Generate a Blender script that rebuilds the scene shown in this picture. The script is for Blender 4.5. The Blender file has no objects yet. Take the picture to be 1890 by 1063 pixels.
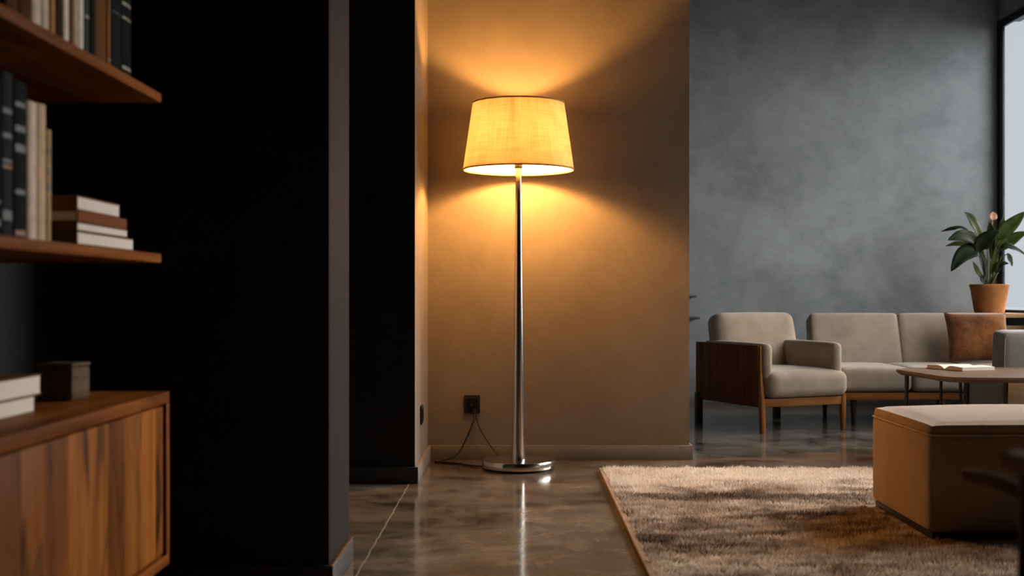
import bpy, bmesh, math, random
import numpy as np
from mathutils import Vector, Matrix, Euler, noise as mnoise

random.seed(7)
C = bpy.context.scene.collection
sc = bpy.context.scene
PI = math.pi
F, CX, CY, H = 2250.0, 957.0, 545.0, 0.80        # focal length in px, vanishing point, eye height


def P(px, py, d):
    return Vector(((px - CX) * d / F, d, H + (CY - py) * d / F))


# ------------------------------------------------------------------ materials
class NT:
    def __init__(s, name):
        s.m = bpy.data.materials.new(name); s.m.use_nodes = True
        s.t = s.m.node_tree; s.t.nodes.clear()
        s.out = s.t.nodes.new('ShaderNodeOutputMaterial')

    def n(s, typ, ins=None, **kw):
        nd = s.t.nodes.new(typ)
        for k, v in kw.items(): setattr(nd, k, v)
        for k, v in (ins or {}).items():
            if isinstance(v, bpy.types.NodeSocket): s.t.links.new(v, nd.inputs[k])
            else: nd.inputs[k].default_value = v
        return nd

    def coord(s, scale=(1, 1, 1), kind='Object'):
        tc = s.n('ShaderNodeTexCoord')
        return s.n('ShaderNodeMapping', {'Vector': tc.outputs[kind], 'Scale': scale}).outputs[0]

    def noise(s, vec, scale=5, detail=4, rough=.55, dist=0):
        return s.n('ShaderNodeTexNoise', {'Vector': vec, 'Scale': scale, 'Detail': detail, 'Roughness': rough, 'Distortion': dist}).outputs[0]

    def ramp(s, fac, stops):
        r = s.n('ShaderNodeValToRGB', {'Fac': fac}); e = r.color_ramp.elements
        while len(e) < len(stops): e.new(.5)
        for el, (p, c) in zip(e, stops):
            el.position = p; el.color = (*c, 1) if len(c) == 3 else c
        return r.outputs[0]

    def mix(s, fac, a, b, mode='MIX'):
        nd = s.n('ShaderNodeMix', data_type='RGBA', blend_type=mode)
        for i, v in ((0, fac), (6, a), (7, b)):
            if isinstance(v, bpy.types.NodeSocket): s.t.links.new(v, nd.inputs[i])
            else: nd.inputs[i].default_value = (*v, 1) if isinstance(v, tuple) and len(v) == 3 else v
        return nd.outputs[2]

    def math(s, op, a, b=0.0):
        nd = s.n('ShaderNodeMath', operation=op)
        for i, v in ((0, a), (1, b)):
            if isinstance(v, bpy.types.NodeSocket): s.t.links.new(v, nd.inputs[i])
            else: nd.inputs[i].default_value = v
        return nd.outputs[0]

    def bump(s, h, strength=.2, dist=.01):
        return s.n('ShaderNodeBump', {'Height': h, 'Strength': strength, 'Distance': dist}).outputs[0]

    def pbr(s, color, rough=.5, metal=0.0, normal=None, spec=.5, **kw):
        ins = {'Base Color': (*color, 1) if isinstance(color, tuple) else color, 'Roughness': rough, 'Metallic': metal, 'Specular IOR Level': spec}
        if normal is not None: ins['Normal'] = normal
        ins.update(kw)
        b = s.n('ShaderNodeBsdfPrincipled', ins)
        s.t.links.new(b.outputs[0], s.out.inputs[0])
        return s.m


def plaster(name, c0, c1, spec=.25):
    t = NT(name); v = t.coord((1, 1, 1))
    big = t.noise(v, 1.6, 6, .62, .6); fine = t.noise(v, 9, 6, .65)
    f = t.math('ADD', t.math('MULTIPLY', big, .7), t.math('MULTIPLY', fine, .3))
    col = t.ramp(f, [(.36, c0), (.66, c1)])
    b = t.bump(t.math('ADD', fine, t.math('MULTIPLY', t.noise(v, 55, 3), .4)), .18, .01)
    return t.pbr(col, .72, 0, b, spec)


def plain(name, c, rough=.5, metal=0.0, var=.25, scale=30, spec=.5):
    t = NT(name); v = t.coord()
    n = t.noise(v, scale, 3)
    lo = tuple(x * (1 - var) for x in c); hi = tuple(x * (1 + var) for x in c)
    return t.pbr(t.ramp(n, [(.3, lo), (.7, hi)]), rough, metal, None, spec)


def wood(name, dark, mid, light, axis='Z', rough=.5, freq=1.0):
    t = NT(name)
    sx = {'X': (1.2, 16, 16), 'Y': (16, 1.2, 16), 'Z': (16, 16, 1.2)}[axis]
    v = t.coord(tuple(q * freq for q in sx))
    n = t.noise(v, 1.3, 7, .6, .8); g = t.noise(v, 6, 4, .6)
    f = t.math('ADD', t.math('MULTIPLY', n, .75), t.math('MULTIPLY', g, .25))
    col = t.ramp(f, [(.3, dark), (.5, mid), (.72, light)])
    return t.pbr(col, rough, 0, t.bump(g, .08, .004), .07)


def planked(name):
    t = NT(name); tc = t.n('ShaderNodeTexCoord')
    sep = t.n('ShaderNodeSeparateXYZ', {'Vector': tc.outputs['Object']})
    idx = t.math('FLOOR', t.math('MULTIPLY', sep.outputs[1], 9.2))
    wn = t.n('ShaderNodeTexWhiteNoise', {'W': idx}, noise_dimensions='1D').outputs[0]
    off = t.n('ShaderNodeCombineXYZ', {'X': wn, 'Y': t.math('MULTIPLY', wn, 7.0), 'Z': t.math('MULTIPLY', wn, 13.0)})
    v = t.n('ShaderNodeVectorMath', {0: tc.outputs['Object'], 1: off.outputs[0]}, operation='ADD').outputs[0]
    m = t.n('ShaderNodeMapping', {'Vector': v, 'Scale': (14, 14, 1.5)}).outputs[0]
    n = t.noise(m, 1.2, 7, .62, 1.4); g = t.noise(m, 7, 4, .6)
    m2 = t.n('ShaderNodeMapping', {'Vector': v, 'Scale': (9, 9, 2.6)}).outputs[0]
    knot = t.ramp(t.noise(m2, 1.0, 2, .5, .4), [(.31, (1, 1, 1)), (.40, (0, 0, 0))])
    f = t.math('ADD', t.math('ADD', t.math('MULTIPLY', n, .62), t.math('MULTIPLY', g, .2)), t.math('MULTIPLY', wn, .2))
    col = t.ramp(f, [(.28, (.060, .015, .003)), (.48, (.22, .068, .012)), (.74, (.45, .160, .034))])
    col = t.mix(knot, col, (.035, .014, .006))
    return t.pbr(col, .45, 0, t.bump(g, .06, .003), .05)


def fabric(name, c0, c1, scale=220, rough=.95, sheen=.25):
    t = NT(name); v = t.coord()
    big = t.noise(v, 7, 4, .6, .3); fine = t.noise(v, scale, 2)
    f = t.math('ADD', t.math('MULTIPLY', big, .6), t.math('MULTIPLY', fine, .4))
    col = t.ramp(f, [(.35, c0), (.65, c1)])
    return t.pbr(col, rough, 0, t.bump(t.math('ADD', t.math('MULTIPLY', fine, .5), t.math('MULTIPLY', big, .8)), .25, .004), .2,
                 **{'Sheen Weight': sheen, 'Sheen Roughness': .5})


M = {}
M['plaster_grey'] = plaster('grey plaster', (.180, .192, .203), (.312, .329, .343))
M['plaster_taupe'] = plaster('taupe plaster', (.188, .168, .146), (.246, .224, .198))
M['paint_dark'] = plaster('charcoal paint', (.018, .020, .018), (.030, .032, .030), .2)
M['paint_reveal'] = plaster('charcoal paint darkened on lit side', (.0085, .0088, .0088), (.012, .0122, .012), .10)  # pier paint, darkened in colour to weaken the daylight on its side face
M['paint_left'] = plaster('charcoal paint lightened as lit', (.030, .033, .033), (.042, .045, .045), .2)  # charcoal paint lightened: the window light on this wall is in the colour
M['base_dark'] = plain('dark baseboard', (.024, .024, .023), .5)
M['base_taupe'] = plain('taupe baseboard', (.24, .22, .20), .45, 0, .08)
M['base_grey'] = plain('charcoal grey baseboard', (.016, .017, .019), .5, 0, .1)
M['ceiling'] = plaster('dark ceiling', (.07, .068, .064), (.10, .097, .092))
M['black_metal'] = plain('black metal', (.012, .012, .012), .4, .6, .2)
M['black_plastic'] = plain('black plastic', (.010, .010, .010), .45, 0, .2)
M['cord'] = plain('black rubber', (.012, .011, .010), .55)
M['wood_y'] = wood('walnut along', (.085, .021, .003), (.22, .062, .009), (.38, .120, .020), 'Y')
M['wood_z'] = wood('walnut upright', (.085, .021, .003), (.22, .062, .009), (.38, .120, .020), 'Z')
M['wood_x'] = wood('walnut across', (.085, .021, .003), (.22, .062, .009), (.38, .120, .020), 'X')
M['planks'] = planked('acacia planks')
M['chair_wood'] = wood('teak', (.17, .060, .017), (.29, .112, .034), (.40, .17, .058), 'Z', .4)
M['chair_wood_x'] = wood('teak across', (.17, .060, .017), (.29, .112, .034), (.40, .17, .058), 'X', .4)
M['side_wood'] = wood('dark walnut veneer', (.06, .020, .007), (.13, .042, .014), (.20, .075, .028), 'Z', .4)
M['arm_wood_lit'] = plain('wood with painted-in light', (.34, .22, .14), .85, 0, .15, 20, .08)  # paler than the chair's wood: the lit armrest top is put into the colour
M['brace_wood'] = plain('matt brown wood', (.17, .095, .040), .9, 0, .2, 20, .03)
M['dark_leg'] = plain('dark stained wood', (.02, .010, .006), .5)
M['table_top'] = wood('oak brown table', (.115, .068, .042), (.17, .105, .068), (.225, .148, .10), 'X', .38)
M['console_wood'] = wood('pale oak', (.34, .20, .10), (.46, .28, .15), (.56, .36, .20), 'X', .4)
M['beige_fabric'] = fabric('beige chenille', (.265, .20, .148), (.385, .302, .232))
M['sofa_fabric'] = fabric('greige chenille', (.275, .215, .17), (.39, .315, .257))
M['grey_fabric'] = fabric('grey felt', (.20, .185, .165), (.28, .262, .235))
M['ottoman_fabric'] = fabric('camel suede', (.28, .185, .115), (.38, .26, .17), 260)
M['ottoman_seam'] = fabric('camel piping', (.46, .34, .24), (.56, .42, .30), 260)
M['pillow_fabric'] = fabric('rust suede', (.050, .014, .003), (.31, .112, .030), 180)
M['terracotta'] = plain('terracotta', (.33, .130, .040), .85, 0, .3, 9, .2)
M['soil'] = plain('potting soil', (.03, .02, .012), .95, 0, .5, 80)
M['leaf'] = plain('dark green leaf', (.009, .015, .003), .55, 0, .35, 14, .12)
M['leaf_b'] = plain('olive green leaf', (.028, .040, .004), .55, 0, .35, 14, .12)
M['stem'] = plain('green stem', (.07, .09, .03), .6, 0, .25)
M['bract'] = plain('peach bract', (.55, .28, .17), .6, 0, .15)
M['page'] = plain('book pages', (.84, .75, .67), .9, 0, .08, 200, .1)
M['chrome'] = None


def chrome():
    t = NT('brushed steel'); v = t.coord((1, 1, 60))
    n = t.noise(v, 12, 3)
    return t.pbr((.70, .67, .63), t.ramp(n, [(.3, (.16,) * 3), (.7, (.24,) * 3)]), 1.0)


M['chrome'] = chrome()


def concrete():
    t = NT('polished concrete'); v = t.coord()
    big = t.noise(t.coord((.8, 1.1, 1)), 1.7, 7, .62, .8); mid = t.noise(v, 5.5, 6, .66, .6); fine = t.noise(v, 40, 4)
    f = t.math('ADD', t.math('ADD', t.math('MULTIPLY', big, .5), t.math('MULTIPLY', mid, .4)), t.math('MULTIPLY', fine, .1))
    col = t.ramp(f, [(.39, (.040, .031, .024)), (.49, (.15, .122, .094)), (.56, (.225, .188, .15)), (.68, (.34, .295, .245))])
    # sawn joint running away from the camera beside the dark passage
    sep = t.n('ShaderNodeSeparateXYZ', {'Vector': t.n('ShaderNodeTexCoord').outputs['Object']})
    wob = t.math('MULTIPLY', t.math('SUBTRACT', t.noise(v, 9, 3), .5), .012)
    line = t.math('ADD', t.math('ADD', sep.outputs[0], .463), wob)
    d = t.math('ABSOLUTE', line)
    m = t.ramp(d, [(.0016, (.75,) * 3), (.0038, (0, 0, 0))])
    vein = t.math('ABSOLUTE', t.math('SUBTRACT', t.noise(t.coord((.7, 1.4, 1)), 1.6, 8, .6, 1.2), .5))
    vm = t.ramp(vein, [(.0, (.08,) * 3), (.03, (0, 0, 0))])
    col = t.mix(vm, col, (.40, .385, .36))
    col = t.mix(m, col, (.62, .58, .52))
    rough = t.ramp(mid, [(.3, (.075,) * 3), (.7, (.17,) * 3)])
    h = t.math('ADD', t.math('MULTIPLY', big, .5), t.math('MULTIPLY', mid, .5))
    return t.pbr(col, rough, 0, t.bump(h, .045, .02), .62)


M['floor'] = concrete()


def shade_cloth():
    t = NT('linen shade')
    tc = t.n('ShaderNodeTexCoord')
    def sn(scale, s=1.0, d=3):
        return t.noise(t.n('ShaderNodeMapping', {'Vector': tc.outputs['UV'], 'Scale': scale}).outputs[0], s, d, .6)
    a = sn((6, 190, 1)); b = sn((230, 5, 1)); blot = sn((7, 5, 1), 1.0, 4)
    f = t.math('ADD', t.math('ADD', t.math('MULTIPLY', a, .36), t.math('MULTIPLY', b, .36)), t.math('MULTIPLY', blot, .28))
    k = t.ramp(f, [(.38, (.27, .22, .14)), (.50, (.43, .365, .27)), (.62, (.54, .485, .395))])
    d = t.n('ShaderNodeBsdfDiffuse', {'Color': k})
    tr = t.n('ShaderNodeBsdfTranslucent', {'Color': k})
    m = t.n('ShaderNodeMixShader', {0: .55, 1: d.outputs[0], 2: tr.outputs[0]})
    t.t.links.new(m.outputs[0], t.out.inputs[0])
    return t.m


def lining():
    t = NT('white shade lining')
    d = t.n('ShaderNodeBsdfDiffuse', {'Color': (.86, .82, .76, 1)})
    tr = t.n('ShaderNodeBsdfTranslucent', {'Color': (.88, .84, .76, 1)})
    m = t.n('ShaderNodeMixShader', {0: .24, 1: d.outputs[0], 2: tr.outputs[0]})
    t.t.links.new(m.outputs[0], t.out.inputs[0])
    return t.m


M['shade'] = shade_cloth(); M['lining'] = lining()


def emit(name, col, s):
    t = NT(name)
    e = t.n('ShaderNodeEmission', {'Color': (*col, 1), 'Strength': s})
    t.t.links.new(e.outputs[0], t.out.inputs[0])
    return t.m


BULB = 2350.0
M['bulb'] = emit('lit bulb', (1.0, .43, .100), BULB)


def glass():
    t = NT('window glass')
    tr = t.n('ShaderNodeBsdfTransparent', {'Color': (.97, .98, .98, 1)})
    g = t.n('ShaderNodeBsdfGlossy', {'Roughness': .02, 'Color': (.9, .9, .9, 1)})
    m = t.n('ShaderNodeMixShader', {0: .05, 1: tr.outputs[0], 2: g.outputs[0]})
    t.t.links.new(m.outputs[0], t.out.inputs[0])
    return t.m


M['glass'] = glass()


def rug_mat():
    t = NT('shaggy rug wool')
    big = t.noise(t.coord((.55, 1.9, .2)), 2.0, 6, .6, .9); mid = t.noise(t.coord((2.2, 7.0, .5)), 2.4, 5, .62, .5)
    fine = t.noise(t.coord((40, 60, 10)), 3, 2)
    sep = t.n('ShaderNodeSeparateXYZ', {'Vector': t.n('ShaderNodeTexCoord').outputs['Object']})
    # bands across the rug: pale along the far edge, then darker, greyer bands
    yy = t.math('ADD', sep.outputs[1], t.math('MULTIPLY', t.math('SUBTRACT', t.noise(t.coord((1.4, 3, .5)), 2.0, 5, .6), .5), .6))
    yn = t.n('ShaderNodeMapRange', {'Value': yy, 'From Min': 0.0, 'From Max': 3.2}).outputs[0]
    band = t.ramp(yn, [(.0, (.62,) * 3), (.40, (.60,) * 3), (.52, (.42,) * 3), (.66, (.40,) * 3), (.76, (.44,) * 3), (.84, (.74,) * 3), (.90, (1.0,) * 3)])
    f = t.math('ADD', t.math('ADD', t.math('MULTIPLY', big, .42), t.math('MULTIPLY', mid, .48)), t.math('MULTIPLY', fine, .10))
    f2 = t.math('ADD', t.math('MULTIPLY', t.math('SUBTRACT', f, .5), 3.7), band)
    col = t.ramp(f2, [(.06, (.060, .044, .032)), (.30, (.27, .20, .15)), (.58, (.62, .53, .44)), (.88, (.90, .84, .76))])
    d = t.n('ShaderNodeBsdfDiffuse', {'Color': col}); tr = t.n('ShaderNodeBsdfTranslucent', {'Color': col})
    m = t.n('ShaderNodeMixShader', {0: .42, 1: d.outputs[0], 2: tr.outputs[0]})
    t.t.links.new(m.outputs[0], t.out.inputs[0])
    return t.m


M['rug'] = rug_mat()
M['rug_border'] = fabric('jute edging', (.22, .12, .045), (.40, .24, .10), 300)


def cover(name, c, rough=.6):
    return plain(name, c, .8, 0, .15, 40, .06)


# ------------------------------------------------------------------ geometry helpers
def box(bm, lo, hi, bevel=0.0, seg=2, rot=None, piv=None):
    lo, hi = Vector(lo), Vector(hi)
    r = bmesh.ops.create_cube(bm, size=1.0)
    vs = r['verts']; c = (lo + hi) / 2; s = hi - lo
    for v in vs: v.co = Vector((v.co.x * s.x, v.co.y * s.y, v.co.z * s.z)) + c
    if bevel > 0:
        es = list({e for v in vs for e in v.link_edges})
        rr = bmesh.ops.bevel(bm, geom=es, offset=bevel, segments=seg, profile=.5, affect='EDGES')
        vs = list({v for f in rr['faces'] for v in f.verts} | {v for v in vs if v.is_valid})
    if rot is not None:
        bmesh.ops.rotate(bm, verts=vs, cent=piv or c, matrix=rot)
    return vs


def cushion(bm, lo, hi, r, crown=0.0, n=14, face_puff=0.0, mat=None):
    """rounded soft box; crown raises the top, face_puff swells the sides"""
    lo, hi = Vector(lo), Vector(hi); c = (lo + hi) / 2; h = (hi - lo) / 2
    tmp = bmesh.new()
    bmesh.ops.create_cube(tmp, size=2.0)
    bmesh.ops.subdivide_edges(tmp, edges=tmp.edges[:], cuts=n, use_grid_fill=True)
    out = []
    for v in tmp.verts:
        u = v.co.copy()
        # concentrate the loops near the edges
        q = Vector([math.copysign(1 - (1 - abs(a)) ** 1.6, a) for a in u])
        p = Vector((q.x * h.x, q.y * h.y, q.z * h.z))
        inner = Vector([max(-(h[i] - r), min(h[i] - r, p[i])) for i in range(3)])
        d = p - inner
        if d.length > 1e-9:
            # cube-to-sphere corner
            d = d.normalized() * r * min(1.0, max(abs(d.x), abs(d.y), abs(d.z)) / r)
        p = inner + d
        fx, fy, fz = 1 - (p.x / h.x) ** 2, 1 - (p.y / h.y) ** 2, 1 - (p.z / h.z) ** 2
        if crown and p.z > 0: p.z += crown * max(fx, 0) ** .7 * max(fy, 0) ** .7
        if face_puff:
            p.x += math.copysign(face_puff * max(fy, 0) * max(fz, 0), p.x) * abs(p.x / h.x)
            p.y += math.copysign(face_puff * max(fx, 0) * max(fz, 0), p.y) * abs(p.y / h.y)
        v.co = p + c
    if mat is not None: tmp.transform(mat)
    me = bpy.data.meshes.new('tmp'); tmp.to_mesh(me); tmp.free()
    bm.from_mesh(me); bpy.data.meshes.remove(me)


def tube(bm, pts, rad, n=12, caps=True):
    pts = [Vector(p) for p in pts]
    if not hasattr(rad, '__len__'): rad = [rad] * len(pts)
    rings = []
    up = None
    for i, p in enumerate(pts):
        t = (pts[min(i + 1, len(pts) - 1)] - pts[max(i - 1, 0)]).normalized()
        if up is None: up = t.orthogonal().normalized()
        up = (up - t * up.dot(t)).normalized(); b = t.cross(up)
        rings.append([bm.verts.new(p + (up * math.cos(a) + b * math.sin(a)) * rad[i]) for a in [2 * PI * k / n for k in range(n)]])
    for a, b in zip(rings, rings[1:]):
        for k in range(n): bm.faces.new((a[k], a[(k + 1) % n], b[(k + 1) % n], b[k]))
    if caps:
        bm.faces.new(rings[0][::-1]); bm.faces.new(rings[-1])


def lathe(bm, prof, n=64, center=(0, 0), uv=False, close=False):
    cx, cy = center; rings = []
    for r, z in prof:
        rings.append([bm.verts.new((cx + r * math.cos(2 * PI * k / n), cy + r * math.sin(2 * PI * k / n), z)) for k in range(n)])
    L = bm.loops.layers.uv.verify() if uv else None
    pairs = list(zip(range(len(rings)), range(1, len(rings))))
    if close: pairs.append((len(rings) - 1, 0))
    for i, j in pairs:
        a, b = rings[i], rings[j]
        for k in range(n):
            f = bm.faces.new((a[k], a[(k + 1) % n], b[(k + 1) % n], b[k]))
            if uv:
                zs = (prof[i][1], prof[i][1], prof[j][1], prof[j][1]); us = (k / n, (k + 1) / n, (k + 1) / n, k / n)
                for l, u, z in zip(f.loops, us, zs): l[L].uv = (u * 1.5, z)
    return rings


def cap(bm, ring, flip=False):
    bm.faces.new(ring[::-1] if flip else ring)


def spline(pts, n=8):
    pts = [Vector(p) for p in pts]; q = [pts[0] * 2 - pts[1]] + pts + [pts[-1] * 2 - pts[-2]]; out = []
    for i in range(1, len(q) - 2):
        for k in range(n):
            t = k / n; a, b, c, d = q[i - 1:i + 3]
            out.append(.5 * ((2 * b) + (c - a) * t + (2 * a - 5 * b + 4 * c - d) * t * t + (3 * b - a - 3 * c + d) * t ** 3))
    return out + [pts[-1]]


def prism(bm, outline, z0, z1, bev=0.0, under=0.0):
    """flat slab from a 2-D outline; `under` tapers the underside inward"""
    n = len(outline); cx = sum(p[0] for p in outline) / n; cy = sum(p[1] for p in outline) / n
    def ring(ins, z):
        r = []
        for x, y in outline:
            d = Vector((x - cx, y - cy)); l = d.length; d = d * ((l - ins) / l)
            r.append(bm.verts.new((cx + d.x, cy + d.y, z)))
        return r
    rs = [ring(under, z0), ring(0, z0 + (z1 - z0) * .55), ring(0, z1 - bev), ring(bev, z1)]
    for a, b in zip(rs, rs[1:]):
        for k in range(n): bm.faces.new((a[k], a[(k + 1) % n], b[(k + 1) % n], b[k]))
    bm.faces.new(rs[0][::-1]); bm.faces.new(rs[-1])


def obj(name, bm, mat, parent=None, sharp=38, loc=None):
    bmesh.ops.recalc_face_normals(bm, faces=bm.faces[:])
    me = bpy.data.meshes.new(name); bm.to_mesh(me); bm.free()
    if mat is not None: me.materials.append(mat)
    for p in me.polygons: p.use_smooth = True
    me.set_sharp_from_angle(angle=math.radians(sharp))
    o = bpy.data.objects.new(name, me); C.objects.link(o)
    if parent is not None: o.parent = parent
    if loc is not None: o.location = loc
    return o


def B(): return bmesh.new()


def bobj(name, lo, hi, mat, parent=None, bevel=.002, **k):
    bm = B(); box(bm, lo, hi, bevel, **k); return obj(name, bm, mat, parent)


def thing(name, label, cat, loc=(0, 0, 0), rz=0.0, group=None):
    o = bpy.data.objects.new(name, None); C.objects.link(o); o.empty_display_size = .1
    o.location = loc; o.rotation_euler = (0, 0, rz); o['label'] = label; o['category'] = cat
    if group: o['group'] = group
    return o


def tag(o, label, cat, group=None):
    o['label'] = label; o['category'] = cat
    if group: o['group'] = group
    return o


def struct(name, boxes, mat, bevel=0.0):
    bm = B()
    for lo, hi in boxes: box(bm, lo, hi, bevel)
    o = obj(name, bm, mat); o['kind'] = 'structure'
    return o


# ------------------------------------------------------------------ the room
XR, YB, ZC = 3.544, 9.0, 3.3
W1Y = 5.94
struct('floor', [((-3.0, -2.2, -.1), (XR + .2, YB + .2, 0))], M['floor'])
struct('ceiling', [((-3.0, -2.2, ZC), (XR + .2, YB + .2, ZC + .1))], M['ceiling'])
struct('wall_back', [((-1.2, YB, 0), (XR + .010, YB + .15, ZC))], M['plaster_grey'])
WY0, WY1, WZ0, WZ1 = 4.3, YB, .68, 2.82
struct('wall_right', [((XR, -2.2, 0), (XR + .16, YB, WZ0)), ((XR, -2.2, WZ1), (XR + .16, YB, ZC)), ((XR, -2.2, WZ0), (XR + .16, WY0, WZ1))], M['plaster_grey'])
struct('wall_alcove', [((-.441, W1Y, 0), (.832, W1Y + .15, ZC))], M['plaster_taupe'])
w = struct('wall_passage', [((-2.8, 5.19, 0), (-.441, W1Y + .15, ZC))], M['paint_dark'])
w.data.materials.append(M['plaster_taupe'])
for p in w.data.polygons:
    if p.normal.x > .9: p.material_index = 1
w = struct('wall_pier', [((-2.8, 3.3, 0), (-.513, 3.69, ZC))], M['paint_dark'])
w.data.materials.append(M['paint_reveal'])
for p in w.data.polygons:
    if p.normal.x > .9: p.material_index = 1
struct('wall_left', [((-1.38, -2.2, 0), (-1.232, 3.3, ZC))], M['paint_left'])
struct('wall_passage_end', [((-2.95, 3.3, 0), (-2.8, 6.09, ZC))], M['paint_dark'])
struct('wall_far_left', [((-1.2, 6.09, 0), (-1.05, YB, ZC))], M['plaster_grey'])
struct('wall_rear', [((-1.4, -2.3, 0), (XR + .2, -2.2, ZC))], M['paint_dark'])
bh = .07
struct('baseboard_alcove', [((-.441, W1Y - .016, 0), (.848, W1Y, bh)), ((.832, W1Y, 0), (.848, W1Y + .15, bh))], M['base_taupe'], .002)
struct('baseboard_alcove_side', [((-.441, 5.19, 0), (-.427, W1Y - .016, bh))], M['base_taupe'], .002)
struct('baseboard_passage', [((-2.8, 5.176, 0), (-.427, 5.19, bh))], M['base_dark'], .002)
struct('baseboard_pier', [((-1.23, 3.287, 0), (-.513, 3.3, bh))], M['base_dark'], .002)
struct('baseboard_pier_side', [((-.513, 3.287, 0), (-.500, 3.69, bh))], M['base_grey'], .002)
struct('baseboard_back', [((-1.05, YB - .015, 0), (XR, YB, bh))], M['base_taupe'], .002)
struct('baseboard_right', [((XR - .015, -2.2, 0), (XR, YB - .015, bh))], M['base_taupe'], .002)
# window in the right-hand wall: black frame, mullions, panes
bm = B()
box(bm, (XR - .012, YB - .095, WZ0), (XR + .010, YB - .001, WZ1), .003)
box(bm, (XR - .012, WY0, WZ0), (XR + .010, WY0 + .06, WZ1), .003)
box(bm, (XR - .012, WY0 + .06, WZ1 - .06), (XR + .010, YB - .095, WZ1), .003)
box(bm, (XR - .012, WY0 + .06, WZ0), (XR + .010, YB - .095, WZ0 + .016), .003)
win = obj('window_1', bm, M['black_metal']); win['kind'] = 'structure'
ys = [WY0 + .06]
for k in range(1, 4):
    y = WY0 + (YB - WY0) * k / 4
    bobj('mullion', (XR - .005, y - .022, WZ0 + .035), (XR + .009, y + .022, WZ1 - .06), M['black_metal'], win)
    ys += [y - .022, y + .022]
ys.append(YB - .095)
for a, b in zip(ys[::2], ys[1::2]):
    bobj('pane', (XR, a, WZ0 + .035), (XR + .004, b, WZ1 - .06), M['glass'], win, 0)

# ------------------------------------------------------------------ sockets and switches
t = thing('wall_socket', 'black square wall socket with a plug in it on the lit wall behind the lamp', 'socket', P(871.5, 746, W1Y))
bobj('face_plate', (-.039, -.010, -.045), (.039, 0, .045), M['black_plastic'], t, .003)
bm = B(); box(bm, (-.030, -.013, -.034), (.030, -.0095, .034), .002); obj('insert', bm, M['black_metal'], t)
bm = B(); bmesh.ops.create_cone(bm, segments=20, radius1=.004, radius2=.004, depth=.004, cap_ends=True, matrix=Matrix.Translation((-.002, -.0145, 0)) @ Matrix.Rotation(PI / 2, 4, 'X'))
obj('screw', bm, M['chrome'], t)
t = thing('wall_socket', 'small black wall socket on the narrow side wall left of the lamp', 'socket', (-.441, 5.50, .262))
bobj('face_plate', (0, -.042, -.042), (.009, .042, .042), M['black_plastic'], t, .003)
bobj('insert', (.0085, -.030, -.030), (.012, .030, .030), M['black_metal'], t, .002)
t = thing('light_switch', 'black square switch plate high on the dark wall of the passage', 'switch', P(690, 378, 5.19))
bobj('face_plate', (-.042, -.010, -.038), (.042, 0, .038), M['black_plastic'], t, .003)
bobj('rocker', (-.026, -.014, -.028), (.026, -.0095, .028), M['black_plastic'], t, .002)

# small floating shelves just showing behind the end of the lit wall
for (x1, z, lab) in ((1.294, .792, 'upper of two thin dark wall shelves behind the lit wall end'), (1.319, .634, 'lower of two thin dark wall shelves left of the wooden armchair')):
    bm = B(); box(bm, (.95, 8.86, z - .008), (x1, YB, z + .008), .002)
    tag(obj('wall_shelf', bm, M['dark_leg']), lab, 'shelf', 'thin shelves on the far wall')

# ------------------------------------------------------------------ floor lamp
LX, LY = 0.0, 5.62
lamp = thing('floor_lamp', 'tall steel floor lamp with glowing linen drum shade before the alcove wall', 'lamp', (LX, LY, 0))
bm = B(); r = lathe(bm, [(.155, 0), (.158, .008)], 72); cap(bm, r[0], True); cap(bm, r[1]); obj('foot_pad', bm, M['black_plastic'], lamp)
bm = B(); r = lathe(bm, [(.160, .008), (.167, .011), (.168, .014), (.168, .041), (.1655, .0445), (.160, .046), (.05, .0465)], 96)
cap(bm, r[0], True); cap(bm, r[-1]); obj('base', bm, M['chrome'], lamp)
bm = B(); r = lathe(bm, [(.0335, .0465), (.0325, .053), (.031, .07), (.0275, .30), (.0225, .62), (.0180, .95), (.0148, 1.25), (.0138, 1.392)], 48)
cap(bm, r[0], True); cap(bm, r[-1]); obj('pole', bm, M['chrome'], lamp)
bm = B(); r = lathe(bm, [(.0175, 1.385), (.0185, 1.388), (.0185, 1.402), (.0175, 1.405), (.019, 1.41), (.019, 1.446), (.015, 1.452)], 32)
cap(bm, r[0], True); cap(bm, r[-1]); obj('bulb_holder', bm, M['black_metal'], lamp)
bm = B(); r = lathe(bm, [(.010, 1.4525), (.011, 1.475), (.016, 1.488), (.021, 1.502), (.0225, 1.515), (.021, 1.528), (.016, 1.539), (.008, 1.546), (.002, 1.547)], 32)
cap(bm, r[0], True); cap(bm, r[-1]); bulb = obj('bulb', bm, M['bulb'], lamp); bulb['label'] = 'glowing bulb'
ZB, ZT, RB, RT = 1.377, 1.682, .2560, .2115
def rad(z): return RB + (RT - RB) * (z - ZB) / (ZT - ZB)
bm = B(); lathe(bm, [(rad(ZB + (ZT - ZB) * k / 6), ZB + (ZT - ZB) * k / 6) for k in range(7)], 96, uv=True)
shade = obj('lamp_shade', bm, M['shade'], lamp)
bm = B(); lathe(bm, [(rad(ZB + (ZT - ZB) * k / 6) - .003, ZB + (ZT - ZB) * k / 6) for k in range(7)], 96)
o = obj('lining', bm, M['lining'], shade); o['label'] = 'white shade lining'
trim = plain('shade edge binding', (.40, .26, .12), .9)
for (z, rr) in ((ZB, RB), (ZT, RT)):
    bm = B(); lathe(bm, [(rr - .004, z - .002), (rr + .001, z - .002), (rr + .0012, z + .004), (rr - .004, z + .004)], 96, close=True)
    obj('rim_ring', bm, trim, shade)
bm = B()
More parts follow.
